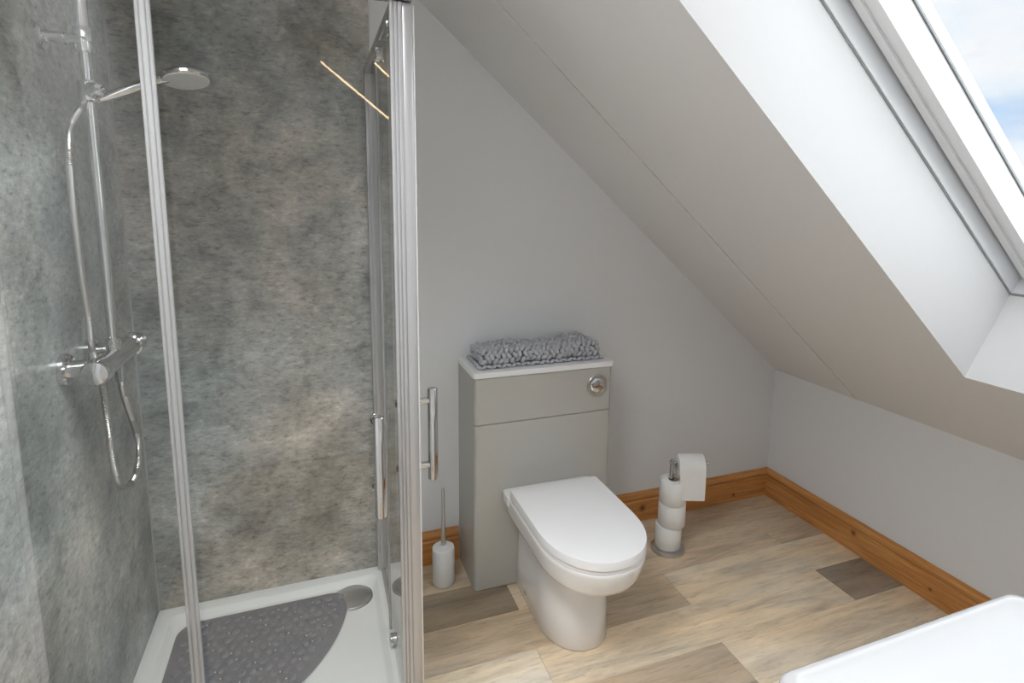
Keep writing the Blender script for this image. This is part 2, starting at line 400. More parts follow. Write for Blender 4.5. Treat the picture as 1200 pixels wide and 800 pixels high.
# ---- shower wall panels
PT = 1
obj('wall_panel', MB().box(XL, XS + .008, -.010, 0.0, .034, ZF), panel_back, wall_back, smooth=0)
obj('wall_panel', MB().box(XL - .010, XL, -1.02, -.010, .034, ZF), panel_left, wall_left, smooth=0)
obj('panel_corner_trim', MB().box(XL, XL + .004, -.014, -.010, .036, ZF), plain('grey_trim', (.42, .42, .41), .35, vary=.05), wall_left, smooth=0)

# ================================================================== SHOWER
# ---- tray
tray = thing('shower_tray', 'low white rectangular shower tray in the corner under the glass enclosure', 'shower tray', ((XL + XS) / 2, -.4, 0))
TX0, TX1, TY0, TY1, TZ = XL, XS + .022, YF - .035, -.010, .038
def rrect(x0, x1, y0, y1, r, z, n=6):
    out = []
    for cx, cy, a0 in ((x1 - r, y1 - r, 0), (x0 + r, y1 - r, PI / 2), (x0 + r, y0 + r, PI), (x1 - r, y0 + r, 1.5 * PI)):
        for k in range(n + 1):
            a = a0 + PI / 2 * k / n; out.append(V((cx + r * math.cos(a), cy + r * math.sin(a), z)))
    return out
def rr_in(d, r, z): return rrect(TX0 + d, TX1 - d, TY0 + d, TY1 - d, r, z)
b = MB(); b.loft([rr_in(0, .004, 0.0), rr_in(0, .004, TZ - .003), rr_in(.003, .004, TZ), rr_in(.040, .03, TZ), rr_in(.046, .034, TZ - .003), rr_in(.058, .045, .018), rr_in(.066, .05, .0145), rr_in(.25, .05, .012)])
obj('basin', b, acrylic, tray)
drain = MB().lathe([(.064, 0), (.064, .004), (.060, .007), (.02, .0085), (0, .0085)], (.080, -.128, .0125), seg=40)
obj('drain_cover', drain, drainsteel, tray)
obj('drain_rim', MB().lathe([(.072, 0), (.072, .002), (.064, .0032), (.063, 0)], (.080, -.128, .0125), seg=40), chrome, tray)

# ---- bath mat in the tray: quarter-round with domes and holes
mat_t = thing('shower_mat', 'dark grey quarter round non slip mat lying in the shower tray', 'mat', (-.25, -.3, .0155))
MC = V((-.478, -.085)); MR = .545
def quad_outline(ins, z):
    pts = []; R = MR - ins; r = .06
    # three rounded corners joined by the arc
    c0 = V((MC.x + ins, MC.y - ins))
    def arc(cx, cy, rad, a0, a1, n): return [V((cx + rad * math.cos(a0 + (a1 - a0) * k / n), cy + rad * math.sin(a0 + (a1 - a0) * k / n), z)) for k in range(n + 1)]
    d = math.sqrt((R - r) ** 2 - (r + ins) ** 2)
    a = math.asin((r + ins) / (R - r))
    pts += arc(c0.x + r, c0.y - r, r, PI / 2, PI, 8)
    pts += arc(MC.x + ins + r, MC.y - d, r, PI, PI + PI / 2 + a, 8)[:-1]
    pts += arc(MC.x, MC.y, R, -PI / 2 + a, -a, 30)
    pts += arc(MC.x + d, MC.y - ins - r, r, -a, PI / 2, 8)[1:]
    return pts
obj('mat_sheet', MB().loft([quad_outline(.002, .0155), quad_outline(0, .0175), quad_outline(.003, .0200), quad_outline(.010, .0205)]), matm, mat_t, smooth=40)
b, h = MB(), MB()
i = 0
y = MC.y - .032
while y > MC.y - MR:
    x = MC.x + .032 + (.0185 if i % 2 else 0)
    while x < MC.x + MR:
        if math.hypot(x - MC.x, y - MC.y) < MR - .03:
            b.lathe([(.0145, 0), (.0125, .0026), (.008, .0050), (0, .0060)], (x, y, .0203), seg=10)
            if (int((x + 1) * 1000) * 7 + i * 5) % 3 == 0: h.lathe([(.0024, 0), (.0020, .0006), (0, .0006)], (x + .0185, y, .0203), seg=6)
        x += .037
    y -= .032; i += 1
obj('grip_domes', b, matm, mat_t, stuff=True); obj('drain_holes', h, whiteplastic, mat_t, stuff=True)

# ---- enclosure
enc = thing('shower_enclosure', 'corner entry glass shower enclosure with chrome profiles and two sliding doors', 'shower enclosure', (XS, YF, .038))
EZ0, EZ1 = .040, 1.888
def flute(r=.006, n=6):      # half-round ridge outline helper for profile strips along +u
    return [(r - r * math.cos(PI * k / n), r * math.sin(PI * k / n)) for k in range(n + 1)]
def strip(widths, depth, back=.0):
    pts = []; u = 0
    for w in widths:
        for k in range(7):
            a = PI * k / 6
            pts.append((u + w / 2 - w / 2 * math.cos(a), depth + min(w * .35, .004) * math.sin(a)))
        u += w
    return [(0, back)] + pts + [(u, back)]
# wall profiles
obj('wall_profile', MB().box(XS - .013, XS + .022, -.042, -.011, TZ, EZ1, .003).box(XS - .004, XS + .013, -.052, -.038, TZ, EZ1, .002), satin, enc)
obj('wall_seal', MB().box(XL + .0005, XL + .012, YF - .013, YF - .001, TZ, EZ1, .002), clearseal, enc)
# rails
obj('top_rail', MB().box(XS - .014, XS + .022, YF + .02, -.043, EZ1 - .028, EZ1, .004), chrome, enc)
obj('top_rail', MB().box(XL + .032, XS + .022, YF - .018, YF + .018, EZ1 - .028, EZ1, .004), chrome, enc)
obj('bottom_rail', MB().box(XS - .002, XS + .020, YF + .02, -.043, TZ, TZ + .014, .003), satin, enc)
obj('bottom_rail', MB().box(XL + .032, XS + .020, YF - .012, YF + .010, TZ, TZ + .014, .003), satin, enc)
# fixed panes next to the walls
gz0, gz1 = TZ + .012, EZ1 - .02
fx = obj('fixed_pane', MB().box(XS + .006, XS + .012, -.400, -.040, gz0, gz1), shower_glass, enc, smooth=0)
obj('pane_seal', MB().box(XS + .000, XS + .016, -.412, -.398, gz0, gz1, .003), seal, fx)
SX = -.277
fy = obj('fixed_pane', MB().box(XL + .02, SX - .006, YF - .010, YF - .004, gz0, gz1), shower_glass, enc, smooth=0)
sp = MB().rail(strip([.007, .011, .007], .006), (SX - .0125, YF - .012, gz0), (SX - .0125, YF - .012, gz1), (1, 0, 0), (0, -1, 0))
obj('pane_seal', sp, seal, fy)
obj('seal_core', MB().box(SX - .004, SX + .003, YF - .016, YF - .006, gz0, gz1), satin, fy)
# sliding doors
def d_handle(p_in, out, z0, z1, zs, knob=True):
    b = MB(); o = V(out); c = V(p_in)
    b.tube([c + o * .068 + V((0, 0, z0 - c.z)), c + o * .068 + V((0, 0, z0 + .002 - c.z)), c + o * .068 + V((0, 0, z1 - .004 - c.z)), c + o * .068 + V((0, 0, z1 - c.z))], [.0105, .0125, .0125, .0105], 16)
    for z in zs:
        b.tube([c + V((0, 0, z - c.z)), c + o * .066 + V((0, 0, z - c.z))], .0085, 14)
        if knob: b.lathe([(.013, 0), (.013, .003), (.006, .006), (.006, .010), (.0095, .014), (.0095, .019), (.006, .021), (0, .021)], c - o * .004 + V((0, 0, z - c.z)), -o, 18)
    return b
sd = obj('sliding_door', MB().box(XS - .008, XS - .002, YF + .030, -.375, gz0, gz1), shower_glass, enc, smooth=0)
lab(obj('door_handle', d_handle((XS - .002, -.752, .87), (1, 0, 0), .750, .988, (.790, .957)), chrome, sd), 'chrome bar handle on the outside of the side door')
obj('door_seal', MB().box(XS - .012, XS + .002, -.380, -.364, gz0, gz1, .003), seal, sd)
b = MB().rail(strip([.011, .013, .012], .016), (XS + .023, YF + .006, TZ + .016), (XS + .023, YF + .006, EZ1 - .03), (0, 1, 0), (-1, 0, 0))
b = MB().box(XS + .000, XS + .023, YF - .004, YF + .034, TZ + .016, EZ1 - .03, .004).box(XS - .012, XS + .000, YF + .006, YF + .032, TZ + .016, EZ1 - .03, .003)
obj('edge_profile', b, satin, sd)
lab(obj('closing_seal', MB().box(XS + .0232, XS + .0272, YF + .002, YF + .030, TZ + .016, EZ1 - .03, .0012), whiteplastic, sd), 'white closing seal strip')
for yy in (-.445, -.69):
    for zz in (EZ1 - .058, TZ + .03):
        r = MB().lathe([(.016, 0), (.016, .009), (.012, .012), (0, .012)], (XS - .008, yy, zz), (-1, 0, 0), 20).box(XS - .020, XS - .008, yy - .008, yy + .008, zz - .018, zz + .020, .003)
        obj('roller', r, chrome, sd)
fd = obj('sliding_door', MB().box(SX - .012, XS - .022, YF + .004, YF + .010, gz0, gz1), shower_glass, enc, smooth=0)
lab(obj('door_handle', d_handle((.118, YF + .004, .87), (0, -1, 0), .735, .973, (.775, .938)), chrome, fd), 'chrome bar handle on the front door')
b = MB().rail(strip([.009, .008, .010], .004), (XS - .026, YF + .002, TZ + .016), (XS - .026, YF + .002, EZ1 - .03), (1, 0, 0), (0, -1, 0))
obj('edge_profile', b, satin, fd)

# ---- shower fittings on the left wall
sh = thing('shower_mixer_set', 'chrome bar mixer shower with riser rail and hand shower on the left panel', 'shower', (XL, -.466, 1.05))
RX, RY = -.474, -.464
vz = 1.050
valve = MB().tube([(RX, -.590, vz), (RX, -.340, vz)], .0255, 24)
vb = obj('valve_body', valve, chrome, sh)
for yy in (-.549, -.383):
    f = MB().lathe([(.0, 0), (.038, 0), (.038, .011), (.034, .015), (.021, .016), (.021, .040), (.0235, .041), (.0235, .050), (.018, .052), (.018, .064)], (XL + .0005, yy, vz), (1, 0, 0), 28)
    obj('wall_flange', f, chrome, sh)
kn = MB().lathe([(.0255, 0), (.0295, .004), (.0295, .034), (.026, .041), (.012, .044), (0, .0445)], (RX, -.566, vz), (0, -1, 0), 28)
obj('temperature_knob', kn, chrome, sh)
k2 = MB().lathe([(.0255, 0), (.0295, .003), (.0295, .042), (.026, .050), (.012, .053), (0, .0535)], (RX, -.345, vz), (0, 1, 0), 28)
k2.tube([(RX + .022, -.318, vz + .012), (RX + .034, -.318, vz + .018)], [.008, .006], 12)
obj('flow_knob', k2, chrome, sh)
riser = MB().tube([(RX, RY, vz + .015), (RX, RY, vz + .050)], .0165, 20).tube([(RX, RY, vz + .04), (RX, RY, 1.70)], .0112, 18).tube([(RX, RY, 1.69), (RX, RY, 1.77), (RX, RY, 1.775)], [.0112, .0120, .0145], 18).tube([(RX, RY, 1.77), (RX, RY, 2.03)], .0150, 18).lathe([(.0125, 0), (.014, .004), (.014, .01), (.008, .016), (0, .017)], (RX, RY, 2.03), seg=18)
obj('riser_rail', riser, chrome, sh)
br = MB().lathe([(0, 0), (.029, 0), (.029, .009), (.025, .012), (.0135, .013), (.0135, .046), (.010, .048), (.010, .078)], (XL + .0005, RY - .012, 1.793), (1, 0, 0), 24)
br.tube([(RX, RY, 1.768), (RX, RY, 1.772), (RX, RY, 1.818), (RX, RY, 1.822)], [.0175, .0195, .0195, .0175], 20)
obj('rail_bracket', br, chrome, sh)
hol = MB().lathe([(.017, 0), (.0215, .004), (.0215, .044), (.017, .048)], (RX, RY, 1.658), seg=22).lathe([(.014, 0), (.0195, .004), (.0195, .014), (.013, .025), (0, .027)], (RX + .010, RY - .010, 1.684), (.75, -.65, .0), 22)
obj('handset_holder', hol, chrome, sh)
hh0, hh1 = V((RX + .020, RY + .004, 1.668)), V((-.330, RY + .010, 1.724))
hs = MB().tube([hh0, hh0.lerp(hh1, .12), hh0.lerp(hh1, .5), hh0.lerp(hh1, .9), hh1 + V((.02, 0, .0035))], [.0085, .0105, .0125, .0105, .009], 18)
ax = V((.10, -.20, -.97)).normalized(); hc = V((-.277, RY + .012, 1.733))
hs.lathe([(0, -.012), (.030, -.011), (.050, -.005), (.056, .001), (.056, .006), (.052, .009), (0, .009)], hc, ax, 36)
hsh = obj('hand_shower', hs, chrome, sh)
obj('spray_plate', MB().lathe([(0, .0088), (.051, .0088), (.050, .0115), (0, .013)], hc, ax, 36), nozzle, hsh)
# hose: ribbed metal tube swept along a smooth path
hp = [V(p) for p in [(-.478, -.468, 1.672), (-.482, -.485, 1.648), (-.490, -.540, 1.595), (-.490, -.566, 1.53), (-.490, -.575, 1.42), (-.490, -.570, 1.30), (-.492, -.552, 1.18), (-.502, -.520, 1.10), (-.503, -.500, 1.05), (-.496, -.495, .98), (-.490, -.502, .89), (-.490, -.496, .79), (-.489, -.468, .72), (-.487, -.405, .687), (-.485, -.335, .70), (-.482, -.318, .77), (-.479, -.368, .86), (-.476, -.420, .94), (-.474, -.441, .99), (-.474, -.445, 1.02)]]
def spline(P, m):
    out = []
    Q = [P[0] * 2 - P[1]] + P + [P[-1] * 2 - P[-2]]
    for i in range(1, len(Q) - 2):
        for k in range(m):
            t_ = k / m; a, b_, c, d = Q[i - 1:i + 3]
            out.append(.5 * ((2 * b_) + (c - a) * t_ + (2 * a - 5 * b_ + 4 * c - d) * t_ ** 2 + (-a + 3 * b_ - 3 * c + d) * t_ ** 3))
    return out + [P[-1]]
path = spline(hp, 40)
# even spacing
sp_, acc, last = [path[0]], 0.0, path[0]
for p in path[1:]:
    acc += (p - last).length; last = p
    if acc >= .0019: sp_.append(p); acc = 0.0
obj('hose', MB().tube(sp_, [.0076 if (i // 1) % 2 else .0060 for i in range(len(sp_))], 10), steel, sh, smooth=60)
obj('hose_nut', MB().tube([(-.474, -.445, .985), (-.474, -.445, 1.035)], [.0095, .0105], 8), chrome, sh)
obj('hose_nut', MB().tube([(-.478, -.468, 1.635), (-.477, -.466, 1.668)], [.008, .010], 12), chrome, sh)

# ================================================================== TOILET UNIT
CX0, CX1, CY, CZ = .5082, 1.0574, -.2356, .8265
cab = thing('toilet_cabinet', 'taupe back to wall toilet cabinet with white worktop and flush button', 'cabinet', ((CX0 + CX1) / 2, CY / 2, 0))
def plan(x0, x1, y0, y1, r, z, n=5):       # rounded only at the two front corners
    out = [V((x1, y1, z)), V((x0, y1, z))]
    for cx, a0 in ((x0 + r, PI), (x1 - r, 1.5 * PI)):
        for k in range(n + 1):
            a = a0 + PI / 2 * k / n; out.append(V((cx + r * math.cos(a), y0 + r + r * math.sin(a), z)))
    return out
obj('carcass', MB().loft([plan(CX0 + .004, CX1 - .004, CY + .006, -.022, .012, z) for z in (.002, CZ)]), taupe, cab)
def side_bm(x0, x1): return MB().loft([[V((x, y, z)) for y, z in ((CY + .024, 0.0), (-.022, 0.0), (-.022, .140), (0.0, .140), (0.0, CZ), (CY + .024, CZ))] for x in (x0, x1)])
sidef, sidef2 = side_bm(CX0, CX0 + .016), side_bm(CX1 - .016, CX1)
obj('side_panel', sidef, taupe, cab, smooth=0); obj('side_panel', sidef2, taupe, cab, smooth=0)
def front(z0, z1): return MB().loft([plan(CX0 + d, CX1 - d, CY + d, CY + .024, .016 - d, z) for z, d in ((z0, .0015), (z0 + .0015, 0), (z1 - .0015, 0), (z1, .0015))])
obj('lower_front_panel', front(.003, .6505), taupe, cab)
uf = obj('upper_front_panel', front(.6535, CZ - .001), taupe, cab)
obj('panel_gap', MB().box(CX0 + .006, CX1 - .006, CY + .010, CY + .023, .6500, .6540), darkgap, cab, smooth=0)
obj('worktop', MB().loft([plan(CX0 - .005 + d, CX1 + .005 - d, CY - .006 + d, 0.0, .014, z) for z, d in ((CZ, .002), (CZ + .002, 0), (.8445, 0), (.8465, .002))]), worktop, cab)
fb = V((.991, CY - .0008, .757))
lab(obj('flush_button', MB().lathe([(.0425, 0), (.0425, .004), (.040, .007), (.033, .0075), (.031, .004), (0, .004)], fb, (0, -1, 0), 40), steel, uf), 'round chrome dual flush button')
def half_disc(sign, z0, r=.0295):
    n = 16; pts = []
    a0 = math.asin(z0 / r)
    for k in range(n + 1):
        a = a0 + (PI - 2 * a0) * k / n; pts.append((r * math.cos(a), r * math.sin(a) * 1.0))
    b = MB(); 
    b.loft([[fb + V((u, -dd, sign * v)) for u, v in [(p[0] * s, p[1] * s + (0 if s == 1 else .001)) for p in pts]] for dd, s in ((.003, 1), (.0085, 1), (.0105, .92))])
    return b
fbo = [o for o in cab.children_recursive if o.name.startswith('flush_button')][0]
bm = MB()
n = 18; r = .0295
def seg_disc(pred_lo):
    pts = []
    cut = .006
    if pred_lo:
        a0 = math.asin(cut / r); angs = [PI - a0 + (PI + 2 * a0) * k / n for k in range(n + 1)]
    else:
        a0 = math.asin((cut + .0022) / r); angs = [a0 + (PI - 2 * a0) * k / n for k in range(n + 1)]
    return [(r * math.cos(a), r * math.sin(a)) for a in angs]
for lo in (True, False):
    pts = seg_disc(lo)
    bm = MB().loft([[fb + V((u * s, -dd, v * s if not lo else v * s)) for u, v in pts] for dd, s in ((.003, 1.0), (.0060, .985), (.0088, .84), (.0102, .60), (.0108, .25))])
    o = obj('flush_key', bm, chrome, uf)

# ---- folded chunky knit mat on the worktop
kn_t = thing('folded_knit_mat', 'folded grey chunky knit bath mat lying on top of the toilet cabinet', 'bath mat', (.785, -.125, .8465))
kx0, kx1 = .540, 1.022
def wob(x): return .004 * math.sin(x * 21) + .003 * math.sin(x * 47 + 1)
def slab_profile(y0, y1, z0, z1, r, m=6):
    out = []
    for cy, cz, a0 in ((y1 - r, z1 - r, 0), (y0 + r, z1 - r, PI / 2), (y0 + r, z0 + r, PI), (y1 - r, z0 + r, 1.5 * PI)):
        for k in range(m + 1): a = a0 + PI / 2 * k / m; out.append((cy + r * math.cos(a), cz + r * math.sin(a)))
    return out
core = MB()
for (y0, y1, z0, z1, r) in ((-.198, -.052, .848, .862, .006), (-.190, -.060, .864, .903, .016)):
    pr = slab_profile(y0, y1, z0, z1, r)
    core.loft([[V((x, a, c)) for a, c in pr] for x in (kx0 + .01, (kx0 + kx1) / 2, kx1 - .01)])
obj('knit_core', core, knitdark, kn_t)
def walk(pr, step):           # even points with normals round a closed profile
    P = [V((a, c)) for a, c in pr]; n_ = len(P); out = []; acc = 0.0
    for i in range(n_):
        a, b_ = P[i], P[(i + 1) % n_]; d = (b_ - a); L = d.length
        while acc < L:
            q = a + d * (acc / L); nn = V((d.y, -d.x)).normalized(); out.append((q, nn, d.normalized())); acc += step
        acc -= L
    return out
st = MB()
pr = slab_profile(-.196, -.054, .864, .908, .019)
w = walk(pr, .0180)
for ri, (q, nn, tt) in enumerate(w):
    ncol = 22; dx = (kx1 - kx0 - .02) / ncol
    for c in range(ncol):
        x = kx0 + .01 + dx * (c + .5 + (.5 if ri % 2 else 0) - .25)
        sgn = 1 if ri % 2 else -1
        j = random.uniform(-.0028, .0028)
        top = max(0, (q.y - .885) / .023)
        cen = V((x + random.uniform(-.002, .002), q.x + j, q.y + wob(x) * max(0, top) + j))
        a = (V((1, 0, 0)) * .62 * sgn * random.uniform(.2, 1.5) + V((0, tt.x, tt.y)) * .8).normalized()
        nv = V((0, nn.x, nn.y)); b2 = nv.cross(a)
        st.ellipsoid(cen, (a * .0150, b2 * .0094, nv * .0105), 8, 5)
# ends of the upper fold
for xe, sg in ((kx0 + .008, -1), (kx1 - .008, 1)):
    for zi in range(3):
        for yi in range(9):
            cen = V((xe + random.uniform(-.003, .003), -.186 + yi * .0152, .874 + zi * .0135 + random.uniform(-.002, .002)))
            a = (V((0, 1, .6 * (1 if (zi + yi) % 2 else -1)))).normalized()
            st.ellipsoid(cen, (a * .0115, V((sg, 0, 0)) * .009, a.cross(V((sg, 0, 0))) * .0075), 7, 4)
# lower fold: front, side and back edges
for c in range(27):
    x = kx0 - .004 + c * (kx1 - kx0 + .008) / 26
    for yy in (-.199, -.051):
        a = V((.85, .2, .4 * (1 if c % 2 else -1))).normalized()
        st.ellipsoid((x, yy + random.uniform(-.002, .002), .8555), (a * .0125, V((0, 1, 0)) * .008, a.cross(V((0, 1, 0))) * .0075), 7, 4)
for c in range(10):
    for xe in (kx0 - .002, kx1 + .002):
        a = V((.2, .85, .4 * (1 if c % 2 else -1))).normalized()
        st.ellipsoid((xe, -.195 + c * .0155, .8555), (a * .0115, V((1, 0, 0)) * .008, a.cross(V((1, 0, 0))) * .0075), 7, 4)
for k in range(14):           # a turned-up back right corner
    st.ellipsoid((kx1 - .075 + random.uniform(-.045, .05), -.064 + random.uniform(-.012, .006), .917 + random.uniform(-.004, .006)), (V((.011, .003, .002)), V((-.002, .008, 0)), V((0, 0, .008))), 7, 4)
obj('knit_stitches', st, knitm, kn_t, stuff=True, smooth=80)

# ---- toilet pan
toi = thing('toilet', 'white back to wall ceramic toilet with closed D shaped lid', 'toilet', (.79, -.45, 0))
def dring(z, hw, yb, yf, a, cx=.79, rc=.012, e=.92):
    out = []
    for k in range(5): q = PI / 2 * k / 4; out.append(V((cx + hw - rc + rc * math.cos(PI / 2 - q), yb - rc + rc * math.sin(PI / 2 - q), z)))
    for k in range(1, 8): out.append(V((cx + hw, yb - rc + (yf + a - yb + rc) * k / 8, z)))
    for k in range(33):
        th = PI * k / 32; c, s = math.cos(th), math.sin(th)
        out.append(V((cx + hw * math.copysign(abs(c) ** e, c), yf + a - a * abs(s) ** e, z)))
    for k in range(1, 8): out.append(V((cx - hw, yf + a + (yb - rc - yf - a) * k / 8, z)))
    for k in range(5): q = PI / 2 * k / 4; out.append(V((cx - hw + rc - rc * math.cos(q), yb - rc + rc * math.sin(q), z)))
    out.append(V((cx, yb, z)))
    return out
YB = CY - .0005
pan = MB().loft([dring(.0, .117, YB, -.622, .17), dring(.004, .120, YB, -.626, .17), dring(.10, .116, YB, -.621, .17), dring(.20, .114, YB, -.620, .17), dring(.268, .115, YB, -.624, .17), dring(.286, .118, YB, -.632, .175), dring(.293, .124, YB, -.660, .185), dring(.2965, .140, YB, -.722, .20), dring(.3005, .153, YB, -.758, .211), dring(.307, .1595, YB, -.771, .214), dring(.320, .1625, YB, -.777, .216), dring(.345, .166, YB, -.785, .218), dring(.372, .1695, YB, -.792, .22), dring(.3835, .1700, YB, -.793, .22), dring(.386, .168, YB, -.791, .218)])
po = obj('pan', pan, ceramic, toi, smooth=60)
obj('rear_ledge', MB().loft([dring(.345, .160, YB, -.296, .006, rc=.010), dring(.362, .176, YB, -.302, .006, rc=.010), dring(.392, .177, YB, -.302, .006, rc=.010), dring(.396, .173, YB - .003, -.299, .006, rc=.010)]), ceramic, toi, smooth=40)
obj('seat_ring', MB().loft([dring(.3875, .164, -.322, -.786, .21, rc=.01), dring(.3885, .1690, -.318, -.792, .219, rc=.01), dring(.3975, .1690, -.318, -.792, .219, rc=.01), dring(.3985, .165, -.321, -.787, .21, rc=.01)]), seatplastic, toi, smooth=40)
obj('lid', MB().loft([dring(.4000, .168, -.309, -.790, .215, rc=.008), dring(.4015, .1715, -.306, -.795, .221, rc=.008), dring(.4220, .1710, -.306, -.794, .22, rc=.008), dring(.4270, .1695, -.308, -.792, .218, rc=.008), dring(.4285, .160, -.316, -.780, .21, rc=.008), dring(.4295, .09, -.36, -.70, .15, rc=.008)]), seatplastic, toi, smooth=40)
for x in (.715, .865): obj('hinge', MB().tube([(x - .022, -.305, .401), (x + .022, -.305, .401)], .0075, 14), seatplastic, toi)
for sx in (-1, 1):
    obj('fixing_cap', MB().lathe([(.0095, 0), (.0095, .003), (.007, .006), (0, .0065)], (.79 + sx * .1165, -.335, .030), (sx, 0, 0), 18), chrome, toi)

# ---- toilet brush
br_t = thing('toilet_brush', 'white cylindrical toilet brush holder with steel handle beside the toilet cabinet', 'toilet brush', (.413, -.138, 0))
bc = (.413, -.138, 0)
obj('holder', MB().lathe([(.036, .0005), (.040, .003), (.042, .008), (.042, .142), (.0405, .1475), (.037, .150), (.013, .150), (.012, .146)], bc, seg=40), whiteplastic, br_t)
obj('brush_handle', MB().lathe([(.0095, .146), (.0100, .15), (.0085, .19), (.0065, .26), (.0055, .300), (.0060, .378), (.0045, .384), (0, .3845)], bc, seg=20), steel, br_t)
obj('handle_collar', MB().lathe([(.016, .1495), (.016, .1525), (.0115, .1560), (.0100, .1565)], bc, seg=24), whiteplastic, br_t)

# ---- toilet roll stand and rolls
SXY = V((1.352, -.240, 0))
std = thing('toilet_roll_stand', 'steel toilet roll stand by the skirting right of the toilet', 'toilet roll holder', SXY)
obj('base', MB().lathe([(.062, .0005), (.070, .002), (.070, .010), (.064, .013), (.054, .015), (.02, .017), (0, .017)], SXY, seg=44), steel, std)
obj('pole', MB().tube([SXY + V((0, 0, .012)), SXY + V((0, 0, .398)), SXY + V((0, 0, .402))], [.0085, .0085, .007], 18), chrome, std)
AD = V((.93, -.36, 0)).normalized(); az = .388
obj('arm', MB().tube([SXY + V((0, 0, az)) - AD * .012, SXY + V((0, 0, az)) + AD * .142], .0055, 14).tube([SXY + V((0, 0, az)) + AD * .138, SXY + V((0, 0, az)) + AD * .147], .0085, 14), chrome, std)
def roll_mesh(c, ax, R, h, seg=44):
    return MB().lathe([(.0205, 0), (R - .003, 0), (R, .003), (R, h - .003), (R - .003, h), (.0205, h), (.0205, 0)], c, ax, seg)
rolls = [('lowest spare toilet roll, sitting on the round base of the stand', (.000, .001), .0535, .0172),
         ('middle spare toilet roll in the stack on the stand', (.008, -.004), .0560, .1178),
         ('top spare toilet roll of the stack, under the hanging one', (.005, -.008), .0550, .2184)]
for lb, (dx, dy), R, z in rolls:
    c = SXY + V((dx, dy, z)); rt = thing('toilet_roll', lb, 'toilet roll', c, 'toilet rolls on the stand')
    b = MB().lathe([(.0212, 0), (R - .003, 0), (R, .003), (R, .097), (R - .003, .100), (.0212, .100), (.0212, 0)], c, (0, 0, 1), 44)
    bmesh.ops.remove_doubles(b.bm, verts=b.bm.verts, dist=1e-5)
    obj('paper', b, paperm, rt, smooth=50)
    b = MB().lathe([(.0200, .0005), (.0212, .0005), (.0212, .0995), (.0200, .0995), (.0200, .0005)], c, (0, 0, 1), 28)
    obj('core', b, cardboard, rt, smooth=50)
hcn = SXY + AD * .022 + V((0, 0, az - .0145)); R = .048
rt = thing('toilet_roll', 'toilet roll in use, hanging on the arm with its loose sheet down', 'toilet roll', hcn + AD * .05, 'toilet rolls on the stand')
b = MB().lathe([(.0212, 0), (R - .002, 0), (R, .002), (R, .101), (R - .002, .103), (.0212, .103), (.0212, 0)], hcn, AD, 44)
obj('paper', b, paperm, rt, smooth=50)
obj('core', MB().lathe([(.0200, .0005), (.0212, .0005), (.0212, .1025), (.0200, .1025), (.0200, .0005)], hcn, AD, 28), cardboard, rt, smooth=50)
fw = AD.cross(V((0, 0, 1))).normalized()
if fw.y > 0: fw = -fw
ring_pts = []
for k in range(13):
    a = PI * .80 - (PI * .80) * k / 12
    ring_pts.append(fw * (math.cos(a) * (R + .0012)) + V((0, 0, math.sin(a) * (R + .0012))))
for k in range(1, 8): ring_pts.append(fw * (R + .0012 + .004 * math.sin(k / 7 * 2.4)) + V((0, 0, -.125 * k / 7)))
sheet = MB(); rr = []
for p in ring_pts:
    n_ = V((p.x, p.y, max(p.z, 0))).normalized() if p.length else fw
    rr.append([hcn + AD * -.0005 + p, hcn + AD * .1035 + p, hcn + AD * .1035 + p + n_ * .0012, hcn + AD * -.0005 + p + n_ * .0012])
sheet.loft(rr)
obj('loose_sheet', sheet, paperm, rt, smooth=50)

# ================================================================== WASHBASIN
BX0, BX1, BY0, BY1, BZ = .531, 1.016, YR, -1.597, .850
van = thing('vanity_unit', 'taupe vanity cabinet under the white washbasin', 'cabinet', ((BX0 + BX1) / 2, (BY0 + BY1) / 2, 0))
obj('carcass', MB().box(BX0 + .008, BX1 - .008, BY0 + .022, BY1 - .03, .002, .145, .002).box(BX0 + .008, BX1 - .008, BY0 + .002, BY1 - .03, .145, BZ - .062, .002), taupe, van, smooth=0)
for x0, x1, hx in ((BX0 + .009, (BX0 + BX1) / 2 - .0015, -.03), ((BX0 + BX1) / 2 + .0015, BX1 - .009, .03)):
    d = obj('door', MB().box(x0, x1, BY1 - .0295, BY1 - .0115, .06, BZ - .068, .002), taupe, van, smooth=0)
    xx = (BX0 + BX1) / 2 + hx
    obj('door_handle', MB().tube([(xx, BY1 - .012, .56), (xx, BY1 + .014, .56), (xx, BY1 + .014, .68), (xx, BY1 - .012, .68)], .005, 10), chrome, d)
sink = thing('washbasin', 'white rectangular washbasin with rounded corners in the lower right corner', 'washbasin', ((BX0 + BX1) / 2, (BY0 + BY1) / 2, BZ - .061))
def br_(d, r, z, dn=0.0): return rrect(BX0 + d, BX1 - d, BY0 + d * (1 if dn == 0 else 1) + dn, BY1 - d, r, z, 8)
b = MB().loft([br_(.008, .014, BZ - .0605), br_(.001, .018, BZ - .050), br_(0, .020, BZ - .012), br_(.0015, .020, BZ - .004), br_(.006, .022, BZ), br_(.013, .022, BZ), br_(.0165, .022, BZ - .002, .05), br_(.024, .024, BZ - .006, .06), br_(.050, .030, BZ - .012, .07), br_(.10, .05, BZ - .018, .08), br_(.20, .03, BZ - .024, .04)])
obj('bowl', b, basin_dimmed, sink, smooth=50)
obj('waste', MB().lathe([(.024, 0), (.024, .003), (.018, .005), (0, .005)], ((BX0 + BX1) / 2, (BY0 + BY1) / 2, BZ - .0242), seg=24), chrome, sink)

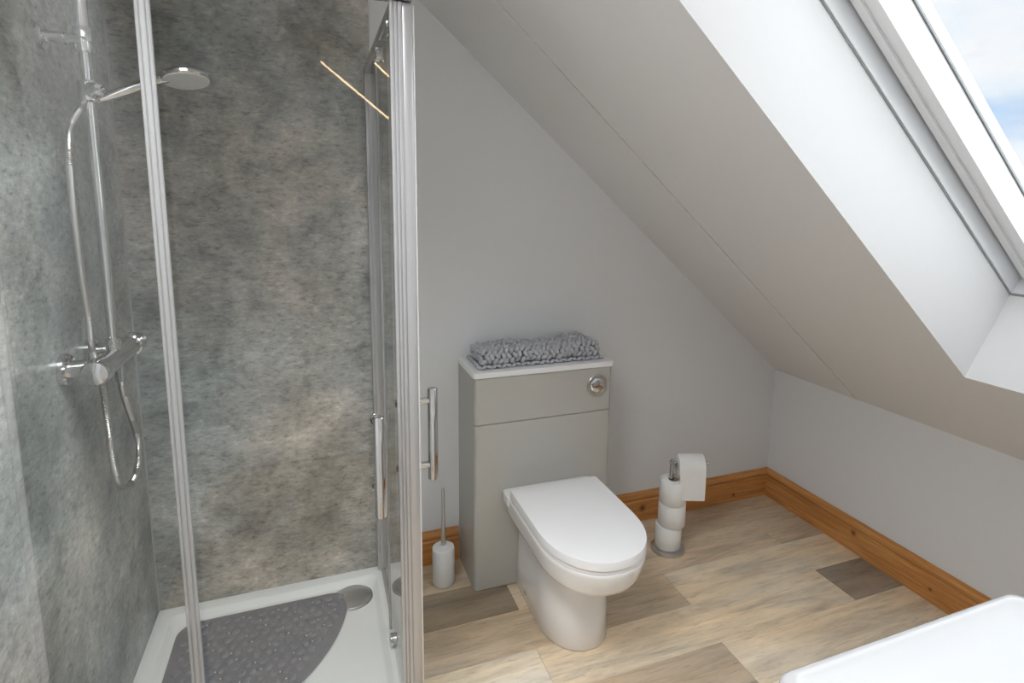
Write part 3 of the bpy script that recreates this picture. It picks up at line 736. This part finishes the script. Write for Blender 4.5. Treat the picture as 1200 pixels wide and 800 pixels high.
# ================================================================== LAMPS AND ADDED FILL LIGHTS
ledm = emit('warm_led_diffuser', (1.0, 0.72, 0.42), 14.0)
def led(p0, p1, label):
    p0, p1 = V(p0), V(p1); t_ = thing('wall_lamp', label, 'lamp', (p0 + p1) / 2, 'slim warm strip lamps on the entrance wall')
    d = (p1 - p0).normalized(); n_ = V((0, 1, 0)); s = d.cross(n_)
    def bar(w, y0, y1, e): return MB().hexa([p + d * ex + s * q + n_ * yy for p, ex in ((p0, -e), (p1, e)) for q in (-w, w) for yy in (y0, y1)])
    obj('housing', bar(.007, 0.0, .020, .004), satin, t_, smooth=0); obj('diffuser', bar(.0045, .0205, .023, 0), ledm, t_, smooth=0)
ye = YE + .001
led((.067, ye, 2.133), (.40, ye, 1.873), 'lower slim warm LED strip lamp on the entrance wall, mirrored in the shower glass')
led((.335, ye, 2.150), (.43, ye, 2.068), 'short upper warm LED strip lamp tucked under the roof slope, mirrored in the glass')
spotm = emit('fill_spot_diffuser', (1.0, 0.95, 0.89), 6.0)
panelm = emit('fill_panel_diffuser', (0.98, 0.99, 1.0), 1.5)
t_ = thing('added_fill_light', 'added unseen fill light panel on the ceiling in front of the shower', 'lamp', (-.21, -1.36, ZF))  # panel added out of view as soft fill for the room
PXC, PYC, PH = -.21, -1.36, .28
bm = MB()
for (a, b_, c, d) in ((-PH, PH, -PH, -PH + .014), (-PH, PH, PH - .014, PH), (-PH, -PH + .014, -PH + .014, PH - .014), (PH - .014, PH, -PH + .014, PH - .014)): bm.box(PXC + a, PXC + b_, PYC + c, PYC + d, ZF - .014, ZF - .0005, .001)
obj('frame', bm, whiteplastic, t_, smooth=0)
obj('diffuser', MB().box(PXC - PH + .014, PXC + PH - .014, PYC - PH + .014, PYC + PH - .014, ZF - .010, ZF - .002), panelm, t_, smooth=0)
ld = bpy.data.lights.new('fill_panel_light', 'AREA'); ld.shape = 'SQUARE'; ld.size = .52; ld.spread = math.radians(120); ld.energy = FILL_PANEL_WATTS; ld.color = (.98, .99, 1.0)
lo = bpy.data.objects.new('fill_panel_light', ld); C.objects.link(lo); lo.parent = t_; lo.location = (0, 0, -.016)
x, y = -.05, -2.35
t_ = thing('added_fill_light', 'added unseen fill downlight in the ceiling of the entrance recess', 'lamp', (x, y, ZF))  # spot added out of view for extra fill
obj('bezel', MB().lathe([(.034, -.001), (.045, -.001), (.045, -.005), (.036, -.006), (.034, -.004)], (x, y, ZF), seg=32), chrome, t_)
obj('lens', MB().lathe([(0, -.0005), (.034, -.0005), (.034, -.003), (0, -.0035)], (x, y, ZF), seg=32), spotm, t_)
ld = bpy.data.lights.new('fill_spot', 'SPOT'); ld.energy = 7; ld.spot_size = math.radians(120); ld.spot_blend = .6; ld.shadow_soft_size = .034; ld.color = (1, .95, .89)
lo = bpy.data.objects.new('fill_spot', ld); C.objects.link(lo); lo.parent = t_; lo.location = (0, 0, -.02)
